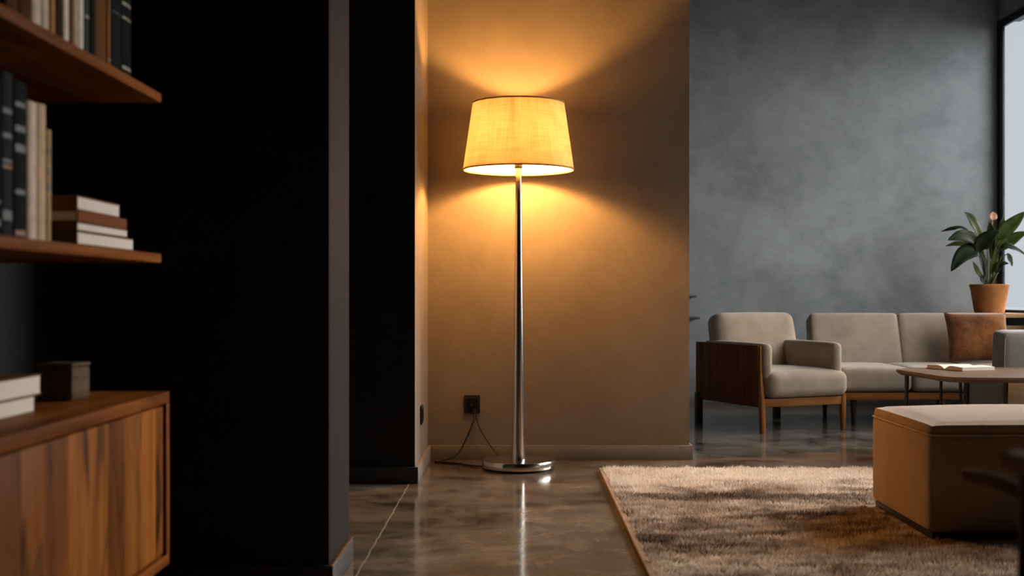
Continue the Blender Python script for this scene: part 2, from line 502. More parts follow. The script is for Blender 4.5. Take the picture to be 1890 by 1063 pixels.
for k in range(3):
    a = 2 * PI * k / 3 + .4
    tube(bm, [(0.02 * math.cos(a), .02 * math.sin(a), 1.448), (.10 * math.cos(a), .10 * math.sin(a), 1.50), (.17 * math.cos(a), .17 * math.sin(a), 1.66), ((RT - .005) * math.cos(a), (RT - .005) * math.sin(a), ZT)], .0018, 8)
obj('shade_carrier', bm, M['black_metal'], lamp)
# the flex from the plug, along the floor to the base, and its slack side
def loc(v): return Vector(v) - Vector((LX, LY, 0))
plug = P(876, 762, W1Y - .012)
bm = B()
pts = [P(876, 762, 5.92), P(875, 772, 5.905), P(869, 790, 5.90), P(858, 815, 5.895), P(850, 831, 5.885), P(838, 843, 5.87),
       Vector((-.375, 5.86, .006)), Vector((-.40, 5.84, .005)), Vector((-.385, 5.82, .005)), Vector((-.30, 5.775, .005)), Vector((-.22, 5.70, .005)), Vector((-.164, 5.66, .006))]
tube(bm, [loc(p) for p in spline(pts, 8)], .0042, 8); obj('power_cord', bm, M['cord'], lamp)
bm = B()
pts = [P(878, 763, 5.92), P(881, 780, 5.91), P(889, 797, 5.90), P(900, 815, 5.885), P(910, 829, 5.86), P(919, 841, 5.80), Vector((-.092, 5.765, .02))]
tube(bm, [loc(p) for p in spline(pts, 8)], .0026, 8); obj('power_cord', bm, M['cord'], lamp)
bm = B(); box(bm, tuple(loc(plug) + Vector((-.010, -.012, -.006))), tuple(loc(plug) + Vector((.012, .004, .02))), .003); obj('plug', bm, M['black_plastic'], lamp)

# ------------------------------------------------------------------ bookcase wall on the left
SH_Y1 = 2.90
for (z0, z1, lab) in ((1.2575, 1.280, 'upper thick walnut wall shelf holding the tall row of books'), (.877, .899, 'lower walnut wall shelf with dark and cream books and a book stack')):
    bm = B(); box(bm, (-1.232, 1.2, z0), (-.849, SH_Y1, z1), .0025)
    tag(obj('wall_shelf', bm, M['wood_y']), lab, 'shelf', 'walnut wall shelves')

XS = -.862
def dY(px, xs=XS): return -xs * F / (CX - px)


def standing_book(px0, px1, z, hgt, col, label, bands=(), xs=XS, depth=.17, group=None, pages_out=False):
    y0, y1 = dY(px0, xs) + .0008, dY(px1, xs) - .0008
    th = y1 - y0; c = cover(f'cover {label[:18]}', col)
    t = thing('book', label, 'book', (xs, (y0 + y1) / 2, z), 0, group)
    bt = min(.0025, th * .2)
    bm = B()
    # cover: curved spine + two boards
    n = 8; outer = []; inner = []
    for k in range(n + 1):
        a = -PI / 2 + PI * k / n
        outer.append((-.005 + .005 * math.cos(a), th / 2 * math.sin(a))); inner.append((-.005 + (.005 - bt * .7) * math.cos(a), (th / 2 - bt) * math.sin(a)))
    poly = [(-depth, -th / 2)] + outer + [(-depth, th / 2), (-depth, th / 2 - bt)] + inner[::-1] + [(-depth, -th / 2 + bt)]
    lo = [bm.verts.new((x, y, 0)) for x, y in poly]; hi = [bm.verts.new((x, y, hgt)) for x, y in poly]
    m = len(poly)
    for k in range(m): bm.faces.new((lo[k], lo[(k + 1) % m], hi[(k + 1) % m], hi[k]))
    for q, fl in ((lo, True), (hi, False)):
        for k in range(n + 2):       # strip between outer and inner chains
            i, j = k, k + 1; a, b = m - 1 - k, m - 2 - k
            bm.faces.new([q[i], q[j], q[b], q[a]][::-1 if fl else 1])
    obj('cover', bm, c, t)
    bm = B(); box(bm, (-depth + .005, -th / 2 + bt, .004), (-.0045, th / 2 - bt, hgt - .004)); obj('pages', bm, M['page'], t)
    for (f0, f1, bc) in bands:
        bm = B(); pr = [(-.0052 + .0056 * math.cos(-PI / 2 * .8 + PI * .8 * k / n), (th / 2) * .98 * math.sin(-PI / 2 * .8 + PI * .8 * k / n)) for k in range(n + 1)]
        a = [bm.verts.new((x, y, f0 * hgt)) for x, y in pr]; b = [bm.verts.new((x, y, f1 * hgt)) for x, y in pr]
        for k in range(n): bm.faces.new((a[k], a[k + 1], b[k + 1], b[k]))
        r = bmesh.ops.extrude_face_region(bm, geom=bm.faces[:])
        bmesh.ops.translate(bm, verts=[v for v in r['geom'] if isinstance(v, bmesh.types.BMVert)], vec=(-.0015, 0, 0))
        obj('spine_band', bm, bc, t)
    return t


GOLD = plain('gold foil', (.20, .155, .10), .55, 0); SILV = plain('silver foil', (.105, .11, .115), .6, 0); RUST = plain('rust band', (.26, .10, .04), .6)
WHT = plain('white label', (.30, .285, .27), .8)
GU = 'books standing on the upper shelf'; GL = 'books standing on the lower shelf'
K = (.006, .007, .007)
up = [
    (14, 37, .25, (.10, .04, .016), 'dark brown book nearest the left edge of the upper shelf', ()),
    (38, 61, .24, (.09, .035, .014), 'dark brown book left of the cream books on the upper shelf', ()),
    (62, 79, .25, (.78, .62, .50), 'thick cream book left end of the pale group, upper shelf', ()),
    (79.5, 93, .255, (.68, .54, .43), 'second cream book in the pale group on the upper shelf', ()),
    (96, 104, .245, (.56, .29, .11), 'thin tan orange book beside the cream pair, upper shelf', ()),
    (105, 118, .20, (.045, .018, .010), 'short dark maroon book between tan and white books, upper shelf', ()),
    (119, 130, .24, (.80, .70, .63), 'single off-white book between two dark books, upper shelf', ()),
    (130.5, 137, .23, (.16, .08, .04), 'thin brown book between off-white and beige books, upper shelf', ()),
    (137.5, 146, .25, (.62, .44, .28), 'beige book left of the last white one, upper shelf', ()),
    (146.5, 157, .25, (.78, .70, .65), 'last off-white book before the dark books, upper shelf', ()),
    (157.5, 167, .245, (.05, .055, .05), 'grey-black book with white spine marks, upper shelf', ((.30, .325, WHT), (.58, .60, WHT))),
    (168, 178, .235, K, 'black book left of the wide brown one, upper shelf', ()),
    (178.5, 199, .25, (.16, .062, .020), 'wide chestnut brown book among dark ones, upper shelf', ()),
    (199.5, 206, .245, (.26, .115, .04), 'thin light chestnut book beside black pair, upper shelf', ((.06, .075, WHT),)),
    (207, 226, .25, (.008, .010, .009), 'wide greenish black book, second from shelf end, upper shelf', ((.5, .505, SILV),)),
    (226.5, 245, .25, K, 'black book with gilt spine, last on the upper shelf', ((.06, .09, GOLD), (.50, .52, GOLD), (.62, .65, GOLD))),
]
for a, b, h_, col, lab, bands in up: standing_book(a, b, 1.2801, h_, col, lab, bands, group=GU)
lowb = [
    (-40, -19, .25, (.20, .18, .16), 'grey book at the left edge of the lower shelf', ()),
    (-17, 5, .262, (.012, .012, .013), 'black book cut by the left picture edge, lower shelf', ((.06, .10, WHT), (.20, .23, WHT))),
    (6, 27, .277, (.024, .028, .031), 'tallest charcoal book with rust band, lower shelf', ((.415, .435, RUST), (.45, .47, SILV), (.60, .63, SILV), (.75, .78, SILV), (.10, .16, SILV))),
    (29, 53, .270, (.011, .013, .013), 'blackish book with faint silver lettering, lower shelf', ((.28, .31, SILV), (.55, .60, SILV), (.68, .72, SILV), (.84, .87, SILV), (.015, .05, RUST))),
    (54, 71, .245, (.76, .60, .48), 'cream book right of the black books, lower shelf', ()),
    (71.5, 88, .247, (.68, .47, .31), 'sand coloured book beside the cream one, lower shelf', ()),
    (88.5, 97, .205, (.52, .34, .20), 'short thin tan book, last standing on lower shelf', ((.45, .50, GOLD), (.60, .66, GOLD), (.78, .84, GOLD))),
]
for a, b, h_, col, lab, bands in lowb: standing_book(a, b, .8991, h_, col, lab, bands, group=GL)


def lying_book(x0, x1, y0, y1, z, th, col, label, spine='-Y', group=None, page_inset=.003, rz=0.0):
    """boards above and below, pages between, spine on one side"""
    c = cover(f'cover {label[:18]}', col)
    t = thing('book', label, 'book', ((x0 + x1) / 2, (y0 + y1) / 2, z), rz, group)
    hx, hy = (x1 - x0) / 2, (y1 - y0) / 2; bt = min(.0028, th * .14)
    bm = B()
    box(bm, (-hx, -hy, 0), (hx, hy, bt), .0006, 1); box(bm, (-hx, -hy, th - bt), (hx, hy, th), .0006, 1)
    if spine == '-Y': box(bm, (-hx, -hy - .0012, 0), (hx, -hy + bt, th), .001, 1)
    else: box(bm, (hx - bt, -hy, 0), (hx + .0012, hy, th), .001, 1)
    obj('cover', bm, c, t)
    i = page_inset
    lo = [-hx + i, -hy + i, bt]; hi = [hx - i, hy - i, th - bt]
    if spine == '-Y': lo[1] = -hy + bt
    else: hi[0] = hx - bt
    bm = B(); box(bm, lo, hi); obj('pages', bm, M['page'], t)
    return t


GS = 'stacked books on the lower shelf'
z = .8991
BR = (.13, .062, .026)
for (y1, th, col, lab, sp, ins) in ((dY(246.6), .027, (.10, .06, .03), 'thickest book at the bottom of the lower shelf stack', '-Y', .0015),
                                    (dY(236), .018, (.12, .065, .03), 'thin book second from bottom in the lower shelf stack', '-Y', .0015),
                                    (dY(233), .0225, (.22, .075, .030), 'brown spined book second from top in the shelf stack', '+X', .0015),
                                    (dY(221), .0285, (.20, .10, .045), 'white paged book topmost on the lower shelf stack', '-Y', .0012)):
    lying_book(-1.06, -.862, dY(143), y1, z, th, col, lab, sp, GS, ins); z += th + .0002

# ------------------------------------------------------------------ sideboard
sb = thing('sideboard', 'low walnut sideboard with vertical planked front below the shelves', 'sideboard', (-1.03, 2.05, 0))
x0, x1, y0, y1 = -.198, .200, -.85, .85
bobj('top', (x0, y0, .545), (x1, y1, .572), M['wood_y'], sb, .002)
bobj('bottom_panel', (x0, y0, .162), (x1, y1, .187), M['wood_y'], sb, .002)
for a in (y0, y1 - .024): bobj('side_panel', (x0, a, .187), (x1, a + .024, .545), M['wood_z'], sb, .0015)
bobj('back_panel', (x0, y0 + .024, .187), (x0 + .01, y1 - .024, .545), M['dark_leg'], sb, 0)
for a, b in ((y0 + .028, -.303), (-.299, y1 - .030)): bobj('door', (x1 - .026, a, .192), (x1 - .007, b, .539), M['planks'], sb, .002)
for lx in (x0 + .05, x1 - .05):
    for ly in (y0 + .1, y1 - .1):
        bm = B(); tube(bm, [(lx, ly, .162), (lx, ly, 0)], [.018, .012], 14); obj('leg', bm, M['dark_leg'], sb)
ZS = .5722
lying_book(-1.10, -.945, 2.14, 2.383, ZS, .033, (.22, .14, .085), 'lower of two thick white paged books on the sideboard', '-Y', 'books lying on the sideboard', .002)
lying_book(-1.11, -.939, 2.12, 2.402, ZS + .0332, .040, (.16, .085, .042), 'upper of two thick white paged books on the sideboard', '-Y', 'books lying on the sideboard', .003)
bxw = wood('weathered box wood', (.06, .035, .018), (.13, .085, .05), (.20, .14, .085), 'Y', .7)
t = thing('trinket_box', 'small weathered wooden box with lid on the sideboard', 'box', (-.996, 2.668, ZS), math.radians(-7))
bobj('body', (-.042, -.042, 0), (.042, .042, .073), bxw, t, .007)
bobj('lid', (-.0425, -.0425, .0732), (.0425, .0425, .081), bxw, t, .003)

# ------------------------------------------------------------------ rug
RX0, RX1, RY0, RY1 = .372, 2.95, 2.35, 5.54
OX0, OX1, OY0, OY1 = 1.325, 2.20, 3.93, 4.58
rug = thing('rug', 'shaggy cream and brown mottled rug on the concrete floor', 'rug', (RX0, RY0, 0))
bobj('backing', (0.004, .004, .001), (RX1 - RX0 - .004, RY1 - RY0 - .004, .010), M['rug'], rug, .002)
bm = B()
ew = .016
for lo, hi in (((-.006, -.006, 0), (ew, RY1 - RY0 + .006, .016)), ((RX1 - RX0 - ew, -.006, 0), (RX1 - RX0 + .006, RY1 - RY0 + .006, .016)),
               ((ew, -.006, 0), (RX1 - RX0 - ew, ew, .016)), ((ew, RY1 - RY0 - ew, 0), (RX1 - RX0 - ew, RY1 - RY0 + .006, .016))):
    box(bm, lo, hi, .004, 2)
o = obj('border', bm, M['rug_border'], rug); o['label'] = 'tan jute edging'
rng = np.random.default_rng(5)
N = 250000
Wd, Ln = RX1 - RX0, RY1 - RY0
u = rng.random((N, 2)); px_ = .012 + u[:, 0] * (Wd - .024); py_ = u[:, 1] ** .93 * (Ln - .012) + .004
gx, gy = px_ + RX0, py_ + RY0
keep = ~((gx > OX0 - .032) & (gx < OX1 + .032) & (gy > OY0 - .032) & (gy < OY1 + .032))
px_, py_ = px_[keep], py_[keep]; N = len(px_)
# lean field: soft clumps
gN = 96; grid = rng.random((gN, gN, 2)) - .5
def field(x, y, k):
    fx, fy = x / Wd * (gN * .55), y / Ln * (gN - 2); ix, iy = fx.astype(int), fy.astype(int); a, b = fx - ix, fy - iy
    g = grid[..., k]
    return (g[ix, iy] * (1 - a) * (1 - b) + g[ix + 1, iy] * a * (1 - b) + g[ix, iy + 1] * (1 - a) * b + g[ix + 1, iy + 1] * a * b)
lx = field(px_, py_, 0) * .034 + (rng.random(N) - .5) * .016
ly = field(px_, py_, 1) * .030 + (rng.random(N) - .5) * .016 - .004
ht = .013 + rng.random(N) * .010 + field(px_, py_, 1) * .012
lx = np.clip(px_ + lx, .002, Wd + .004) - px_
ang = rng.random(N) * PI
wv = .0030
V = np.zeros((N, 3, 3), np.float32)
V[:, 0] = np.stack([px_ - np.cos(ang) * wv, py_ - np.sin(ang) * wv, np.full(N, .008)], 1)
V[:, 1] = np.stack([px_ + np.cos(ang) * wv, py_ + np.sin(ang) * wv, np.full(N, .008)], 1)
V[:, 2] = np.stack([px_ + lx, py_ + ly, .008 + ht], 1)
me = bpy.data.meshes.new('pile')
me.vertices.add(3 * N); me.vertices.foreach_set('co', V.reshape(-1))
me.loops.add(3 * N); me.loops.foreach_set('vertex_index', np.arange(3 * N, dtype=np.int32))
me.polygons.add(N); me.polygons.foreach_set('loop_start', np.arange(0, 3 * N, 3, dtype=np.int32))
me.update(calc_edges=True); me.materials.append(M['rug'])
pile = bpy.data.objects.new('pile', me); C.objects.link(pile); pile.parent = rug; pile['kind'] = 'stuff'

# ------------------------------------------------------------------ ottoman
ot = thing('ottoman', 'large square camel suede ottoman standing on the rug', 'ottoman', ((OX0 + OX1) / 2, (OY0 + OY1) / 2, .0105))
hx, hy = (OX1 - OX0) / 2, (OY1 - OY0) / 2
bobj('plinth', (-hx + .012, -hy + .012, 0), (hx - .012, hy - .012, .022), M['black_plastic'], ot, .002)
bm = B(); cushion(bm, (-hx, -hy, .019), (hx, hy, .345), .026, 0, 14, .006); obj('body', bm, M['ottoman_fabric'], ot)
bm = B(); cushion(bm, (-hx + .002, -hy + .002, .318), (hx - .002, hy - .002, .372), .034, .028, 16); obj('seat_cushion', bm, M['ottoman_fabric'], ot)
bm = B()
loop = [(-hx + .001, -hy + .03), (-hx + .001, hy - .03)]
c = []
for (cx_, cy_, a0) in ((hx - .03, hy - .03, 0), (-hx + .03, hy - .03, PI / 2), (-hx + .03, -hy + .03, PI), (hx - .03, -hy + .03, 1.5 * PI)):
    for k in range(7): c.append((cx_ + .0305 * math.cos(a0 + PI / 2 * k / 6), cy_ + .0305 * math.sin(a0 + PI / 2 * k / 6), .338))
tube(bm, c + [c[0]], .0032, 8, False); obj('piping', bm, M['ottoman_seam'], ot)

# ------------------------------------------------------------------ armchair with wooden sides
ac = thing('armchair', 'beige upholstered armchair with dark wooden side panel and teak legs', 'armchair', (1.535, 7.515, 0), math.radians(23.8))
# side panels
for s in (-1, 1):
    bm = B()
    xa = s * .285
    box(bm, (min(xa, xa + s * (.022 if s < 0 else .010)), -.335 if s < 0 else -.29, .185), (max(xa, xa + s * (.022 if s < 0 else .010)), .335, .508 if s < 0 else .495), .003)
    obj('side_panel', bm, M['side_wood'], ac)
    bm = B()
    box(bm, (min(xa, xa + s * .020), -.34, .148), (max(xa, xa + s * .020), .335, .186), .004); obj('side_rail', bm, M['side_wood'], ac)
    # arm pad with rounded front
    bm = B(); cushion(bm, (min(s * .283, s * .217), -.372, .30), (max(s * .283, s * .217), .30, .518), .033, .004, 12); obj('armrest', bm, M['beige_fabric'], ac)
    # tapered front leg running up the front edge of the side panel
    bm = B()
    prof = [(0, .017, .016, -.012), (.19, .015, .017, -.002), (.28, .012, .013, .006), (.36, .007, .008, .010), (.505, .005, .006, .012)] if s < 0 else [(0, .013, .012, 0), (.10, .017, .017, 0), (.21, .017, .017, 0)]
    rings = []
    for (zz, rx, ry, dy) in prof:
        cx_ = s * .292; cy_ = -.352 + dy
        rings.append([bm.verts.new((cx_ + rx * math.copysign(abs(math.cos(a)) ** .6, math.cos(a)), cy_ + ry * math.copysign(abs(math.sin(a)) ** .6, math.sin(a)), zz)) for a in [2 * PI * k / 16 for k in range(16)]])
    for a, b in zip(rings, rings[1:]):
        for k in range(16): bm.faces.new((a[k], a[(k + 1) % 16], b[(k + 1) % 16], b[k]))
    cap(bm, rings[0], True); cap(bm, rings[-1]); obj('leg', bm, M['chair_wood'], ac)
    bm = B(); box(bm, (s * .296 - .02, .298, 0), (s * .296 + .02, .336, .19), .004); obj('leg', bm, M['dark_leg'], ac)
bobj('front_rail', (-.278, -.362, .150), (.278, -.335, .198), M['chair_wood_x'], ac, .004)
bobj('seat_base', (-.28, -.335, .152), (.28, .325, .20), M['dark_leg'], ac, .003)
bm = B(); cushion(bm, (-.268, -.405, .200), (.305, .20, .352), .052, .020, 16, .006); obj('seat_cushion', bm, M['beige_fabric'], ac)
# reclined back
bm = B()
mt = Matrix.Translation((.028, .10, .20)) @ Matrix.Rotation(math.radians(-13), 4, 'X')
cushion(bm, (-.275, -.03, 0), (.315, .125, .505), .056, .006, 16, .010, mt); obj('backrest', bm, M['beige_fabric'], ac)

# ------------------------------------------------------------------ sofa
SX0, SX1 = 1.945, 3.25
so = thing('sofa', 'long greige upholstered sofa on a low wooden base along the back wall', 'sofa', ((SX0 + SX1) / 2, 7.85, 0))
hw = (SX1 - SX0) / 2
bobj('base_rail', (-hw + .01, -.42, .162), (hw - .01, -.39, .207), M['chair_wood_x'], so, .004)
bobj('seat_base', (-hw + .01, -.39, .165), (hw - .01, .38, .212), M['dark_leg'], so, .003)
for i in range(3):
    a = -hw + i * .452; b = a + .452 if i < 2 else hw
    bm = B(); cushion(bm, (a + .001, -.45, .212), (b - .001, .16, .357), .040, .014, 14, .004); obj('seat_cushion', bm, M['sofa_fabric'], so)
for (a, b) in ((-hw, -.065), (-.065, hw)):
    bm = B()
    mt = Matrix.Translation((0, .13, .215)) @ Matrix.Rotation(math.radians(-20), 4, 'X')
    cushion(bm, (a + .001, -.01, 0), (b - .001, .14, .50), .028, .004, 14, .010, mt); obj('backrest', bm, M['sofa_fabric'], so)
for lx in (-hw + .11, hw - .06):
    for ly in (-.37, .33):
        bm = B(); tube(bm, [(lx, ly, .166), (lx, ly, 0)], [.020, .013], 14); obj('leg', bm, M['dark_leg'], so)

# pillow leaning on the sofa back
pl = bmesh.new()
n = 22; W_, H_ = .40, .335
rows = []
for side in (1, -1):
    g = []
    for i in range(n + 1):
        r_ = []
        for j in range(n + 1):
            a, b = -1 + 2 * i / n, -1 + 2 * j / n
            pin = 1 - .05 * ((1 - a * a) if abs(b) > .0 else 0) * abs(b) ** 3 - .0
            pinx = 1 - .06 * (1 - b * b) * abs(a) ** 3
            x = a * W_ / 2 * pinx; zz = b * H_ / 2 * (1 - .06 * (1 - a * a) * abs(b) ** 3)
            th = .068 * ((1 - a ** 4) * (1 - b ** 4)) ** .55
            th += .006 * mnoise.noise(Vector((a * 2.3, b * 2.3, side * 3.1))) * (1 - a ** 4) * (1 - b ** 4)
            r_.append(pl.verts.new((x, -side * th, zz)))
        g.append(r_)
    rows.append(g)
    for i in range(n):
        for j in range(n): pl.faces.new((g[i][j], g[i + 1][j], g[i + 1][j + 1], g[i][j + 1]))
bmesh.ops.remove_doubles(pl, verts=pl.verts[:], dist=.0004)
pil = obj('pillow', pl, M['pillow_fabric'], None, 60)
tag(pil, 'square rust brown suede pillow leaning on the sofa below the plant', 'pillow')
pil.location = (2.962, 7.865, .531); pil.rotation_euler = (math.radians(-20), 0, math.radians(-2))

# ------------------------------------------------------------------ console with plant, in the corner by the window
co = thing('console_table', 'pale wooden console behind the sofa under the window, carrying the plant', 'console table', (3.30, 8.63, 0))
bobj('top', (-.215, -.30, .646), (.232, .33, .6755), M['console_wood'], co, .003)
bobj('rail', (-.20, -.29, .552), (.225, -.255, .592), M['console_wood'], co, .003)
bobj('rail', (-.20, .285, .552), (.225, .32, .592), M['console_wood'], co, .003)
for lx in (-.20, .20):
    for ly in (-.29, .288): bobj('leg', (lx - .003, ly, 0), (lx + .027, ly + .032, .646), M['console_wood'], co, .003)

pot = thing('potted_plant', 'green broad-leaved plant in a terracotta pot beside the window', 'plant', (3.283, 8.50, .676))
PX = Vector((3.283, 8.50, .676))
bm = B(); r = lathe(bm, [(.088, 0), (.098, .002), (.104, .03), (.127, .178), (.132, .184), (.133, .198), (.128, .201), (.120, .198), (.112, .16), (.09, .02)], 56)
cap(bm, r[0], True); cap(bm, r[-1]); obj('pot', bm, M['terracotta'], pot)
bm = B(); r = lathe(bm, [(.117, .176), (.06, .182), (.01, .184)], 32); cap(bm, r[-1]); cap(bm, r[0], True); obj('soil', bm, M['soil'], pot)


def leaf(pts, wpx, mat, fold=.25, face=(0.2, -1, .45), t0=.35):
    """petiole then blade: pts are (px, py, depth) along the midrib"""
    cl = spline([P(*p) - PX for p in pts], 7); L = len(cl)
    wmax = wpx * 1.22 * 8.5 / F / 2
    bm = B(); fn = Vector(face).normalized(); prev = None
    k0 = int(t0 * (L - 1))
    tube(bm, cl[:k0 + 2], [.0042 - .0018 * i / (k0 + 2) for i in range(k0 + 2)], 7)
    nn = L - k0 - 1; rows = []
    for i in range(nn + 1):
        p = cl[k0 + i]; q = i / nn
        tg = (cl[min(k0 + i + 1, L - 1)] - cl[max(k0 + i - 1, 0)]).normalized()
        sd = tg.cross(fn); sd = sd.normalized() if sd.length > 1e-4 else Vector((1, 0, 0)); nr = sd.cross(tg).normalized()
        w_ = wmax * max(.02, math.sin(PI * min(1, q ** .80)) ** .75)
        row = []
        for e in (-1, -.5, 0, .5, 1):
            row.append(bm.verts.new(p + sd * w_ * e + nr * (abs(e) * w_ * fold + .15 * w_ * math.sin(q * 9 + e) * abs(e)) + nr * .0006))
        rows.append(row)
    for a, b in zip(rows, rows[1:]):
        for k in range(4): bm.faces.new((a[k], a[k + 1], b[k + 1], b[k]))
    o = obj('leaf', bm, mat, pot, 70)
    md = o.modifiers.new('thickness', 'SOLIDIFY'); md.thickness = .0012
    return o


S0 = (1826, 524)
leaf([(1822, 524, 8.5), (1819, 480, 8.46), (1808, 440, 8.42), (1796, 410, 8.40), (1780, 391, 8.40)], 19, M['leaf_b'], .3, (.5, -1, .3), .45)
leaf([(1820, 524, 8.52), (1812, 470, 8.54), (1798, 438, 8.56), (1776, 421, 8.60), (1758, 422, 8.62), (1736, 428, 8.64)], 9, M['leaf'], .2, (0, -1, 1.2), .50)
leaf([(1822, 524, 8.48), (1814, 475, 8.42), (1800, 446, 8.37), (1778, 436, 8.33), (1749, 443, 8.30)], 22, M['leaf'], .25, (-.2, -1, .5), .40)
leaf([(1819, 524, 8.53), (1812, 480, 8.58), (1798, 456, 8.60), (1772, 450, 8.62), (1745, 454, 8.63)], 11, M['leaf_b'], .25, (0, -1, .9), .40)
leaf([(1821, 524, 8.47), (1815, 480, 8.40), (1803, 462, 8.34), (1778, 470, 8.30), (1755, 501, 8.28)], 26, M['leaf'], .22, (-.3, -1, .35), .36)
leaf([(1822, 524, 8.46), (1812, 480, 8.38), (1808, 458, 8.33), (1822, 440, 8.30), (1845, 425, 8.28)], 24, M['leaf'], .2, (0, -1, .3), .42)
leaf([(1829, 524, 8.50), (1836, 470, 8.47), (1846, 435, 8.44), (1866, 415, 8.43), (1893, 390, 8.43)], 21, M['leaf_b'], .25, (.2, -1, .4), .46)
leaf([(1830, 524, 8.52), (1838, 480, 8.52), (1850, 455, 8.52), (1870, 440, 8.52), (1896, 428, 8.52)], 20, M['leaf_b'], .25, (0, -1, .6), .42)
leaf([(1829, 524, 8.47), (1838, 480, 8.40), (1850, 455, 8.36), (1872, 458, 8.34), (1895, 472, 8.33)], 10, M['leaf'], .25, (0, -1, .9), .45)
leaf([(1829, 524, 8.55), (1842, 500, 8.57), (1856, 470, 8.58), (1864, 478, 8.58), (1868, 492, 8.58)], 9, M['leaf'], .25, (.4, -1, .2), .55)
leaf([(1821, 524, 8.45), (1812, 512, 8.42), (1803, 498, 8.40), (1795, 482, 8.39)], 9, M['leaf_b'], .2, (.3, -1, .2), .25)
leaf([(1827, 524, 8.50), (1832, 480, 8.48), (1840, 445, 8.46), (1848, 418, 8.45), (1852, 398, 8.45)], 13, M['leaf_b'], .25, (.4, -1, .2), .40)
leaf([(1826, 524, 8.53), (1830, 490, 8.56), (1834, 460, 8.57), (1830, 430, 8.58), (1826, 408, 8.58)], 15, M['leaf_b'], .25, (-.4, -1, .2), .35)
leaf([(1825, 524, 8.44), (1830, 500, 8.41), (1836, 478, 8.39), (1838, 455, 8.38)], 12, M['leaf_b'], .22, (.2, -1, .2), .25)
leaf([(1818, 524, 8.44), (1814, 515, 8.41), (1812, 507, 8.40)], 13, M['leaf'], .22, (.2, -1, .4), .1)
leaf([(1829, 524, 8.43), (1838, 505, 8.40), (1846, 488, 8.38), (1862, 486, 8.37)], 10, M['leaf'], .22, (.2, -1, .6), .35)
leaf([(1824, 524, 8.5), (1820, 495, 8.48), (1812, 470, 8.46), (1806, 455, 8.45)], 10, M['leaf'], .2, (.2, -1, .2), .35)
fl = leaf([(1827, 524, 8.56), (1829, 470, 8.58), (1831, 420, 8.59), (1832, 405, 8.59), (1833, 391, 8.59)], 13, M['bract'], .35, (0, -1, .1), .72)
for k, (bx_, tx, ty, dd) in enumerate(((1820, 1806, 470, 8.44), (1822, 1815, 462, 8.42), (1828, 1836, 458, 8.45), (1830, 1848, 474, 8.43), (1824, 1822, 455, 8.40), (1832, 1856, 482, 8.48))):
    bm = B(); tube(bm, [p - PX for p in spline([P(bx_, 524, 8.47), P((bx_ * 2 + tx) / 3, (524 * 2 + ty) / 3 - 4, 8.46), P(tx, ty, dd)], 6)], [.0042] * 8 + [.0030] * 5, 7)
    obj('stem', bm, M['stem'], pot)
fl.name = 'flower_bract'; fl['label'] = 'peach flower bract'

# ------------------------------------------------------------------ grey chair at the right edge, seen from behind
gc = thing('lounge_chair', 'low grey felt lounge chair with tan base at the right edge behind the coffee table', 'chair', (2.62, 6.60, 0))
bm = B(); mt = Matrix.Translation((0, 0, .30)) @ Matrix.Rotation(math.radians(4), 4, 'X')
cushion(bm, (0, 0, 0), (.70, .175, .300), .035, .004, 14, .006, mt); obj('backrest', bm, M['grey_fabric'], gc)
bm = B(); tube(bm, [(.012, .002, .30), (.008, -.006, .42), (.010, -.010, .56), (.02, -.008, .585)], .003, 8); obj('piping', bm, M['sofa_fabric'], gc)
bm = B(); cushion(bm, (.006, .04, .09), (.69, .60, .345), .035, .008, 12, .004); obj('seat', bm, M['grey_fabric'], gc)
bm = B(); box(bm, (.10, .25, .30), (.60, .62, .372), .03, 4); obj('seat_cushion', bm, M['grey_fabric'], gc)
# tan back panel with an arched opening
bm = B()
arch = [(.29 + .115 * math.cos(a), .20 + .115 * math.sin(a)) for a in [PI - PI * k / 18 for k in range(19)]]
out = [(.022, .07), (.022, .335), (.68, .335), (.68, .07), (.405, .07)] + [(x, zz) for x, zz in arch[::-1]] + [(.175, .07)]
f_ = bm.faces.new([bm.verts.new((x, .0, zz)) for x, zz in out])
r = bmesh.ops.extrude_face_region(bm, geom=[f_])
bmesh.ops.translate(bm, verts=[v for v in r['geom'] if isinstance(v, bmesh.types.BMVert)], vec=(0, .03, 0))
bmesh.ops.triangulate(bm, faces=[f for f in bm.faces if len(f.verts) > 4])
obj('back_panel', bm, M['console_wood'], gc)
for lx in (.05, .64):
    for ly in (.07, .54):
        bm = B(); tube(bm, [(lx, ly, .10), (lx, ly, 0)], [.02, .014], 12); obj('leg', bm, M['dark_leg'], gc)

# ------------------------------------------------------------------ coffee table and the open book on it
ct = thing('coffee_table', 'low brown coffee table with rounded top and thin dark legs', 'table', (2.4, 6.0, 0))
ol = [(1.935, 6.22), (1.955, 6.06), (1.972, 5.88), (1.985, 5.74), (2.03, 5.655), (2.15, 5.63), (2.40, 5.62), (2.70, 5.63), (2.90, 5.68), (2.97, 5.80), (2.985, 6.03), (2.96, 6.28), (2.88, 6.40), (2.68, 6.44), (2.40, 6.45), (2.16, 6.43), (2.02, 6.36), (1.955, 6.29)]
v = [Vector((x, y, 0)) for x, y in ol]
sm = []
for i in range(len(v)):
    a, b, c_, d = v[i - 1], v[i], v[(i + 1) % len(v)], v[(i + 2) % len(v)]
    for k in range(5):
        q = k / 5; sm.append(.5 * ((2 * b) + (c_ - a) * q + (2 * a - 5 * b + 4 * c_ - d) * q * q + (3 * b - a - 3 * c_ + d) * q ** 3))
bm = B(); prism(bm, [(p.x - 2.4, p.y - 6.0) for p in sm], .394, .420, .003, .022); obj('tabletop', bm, M['table_top'], ct)
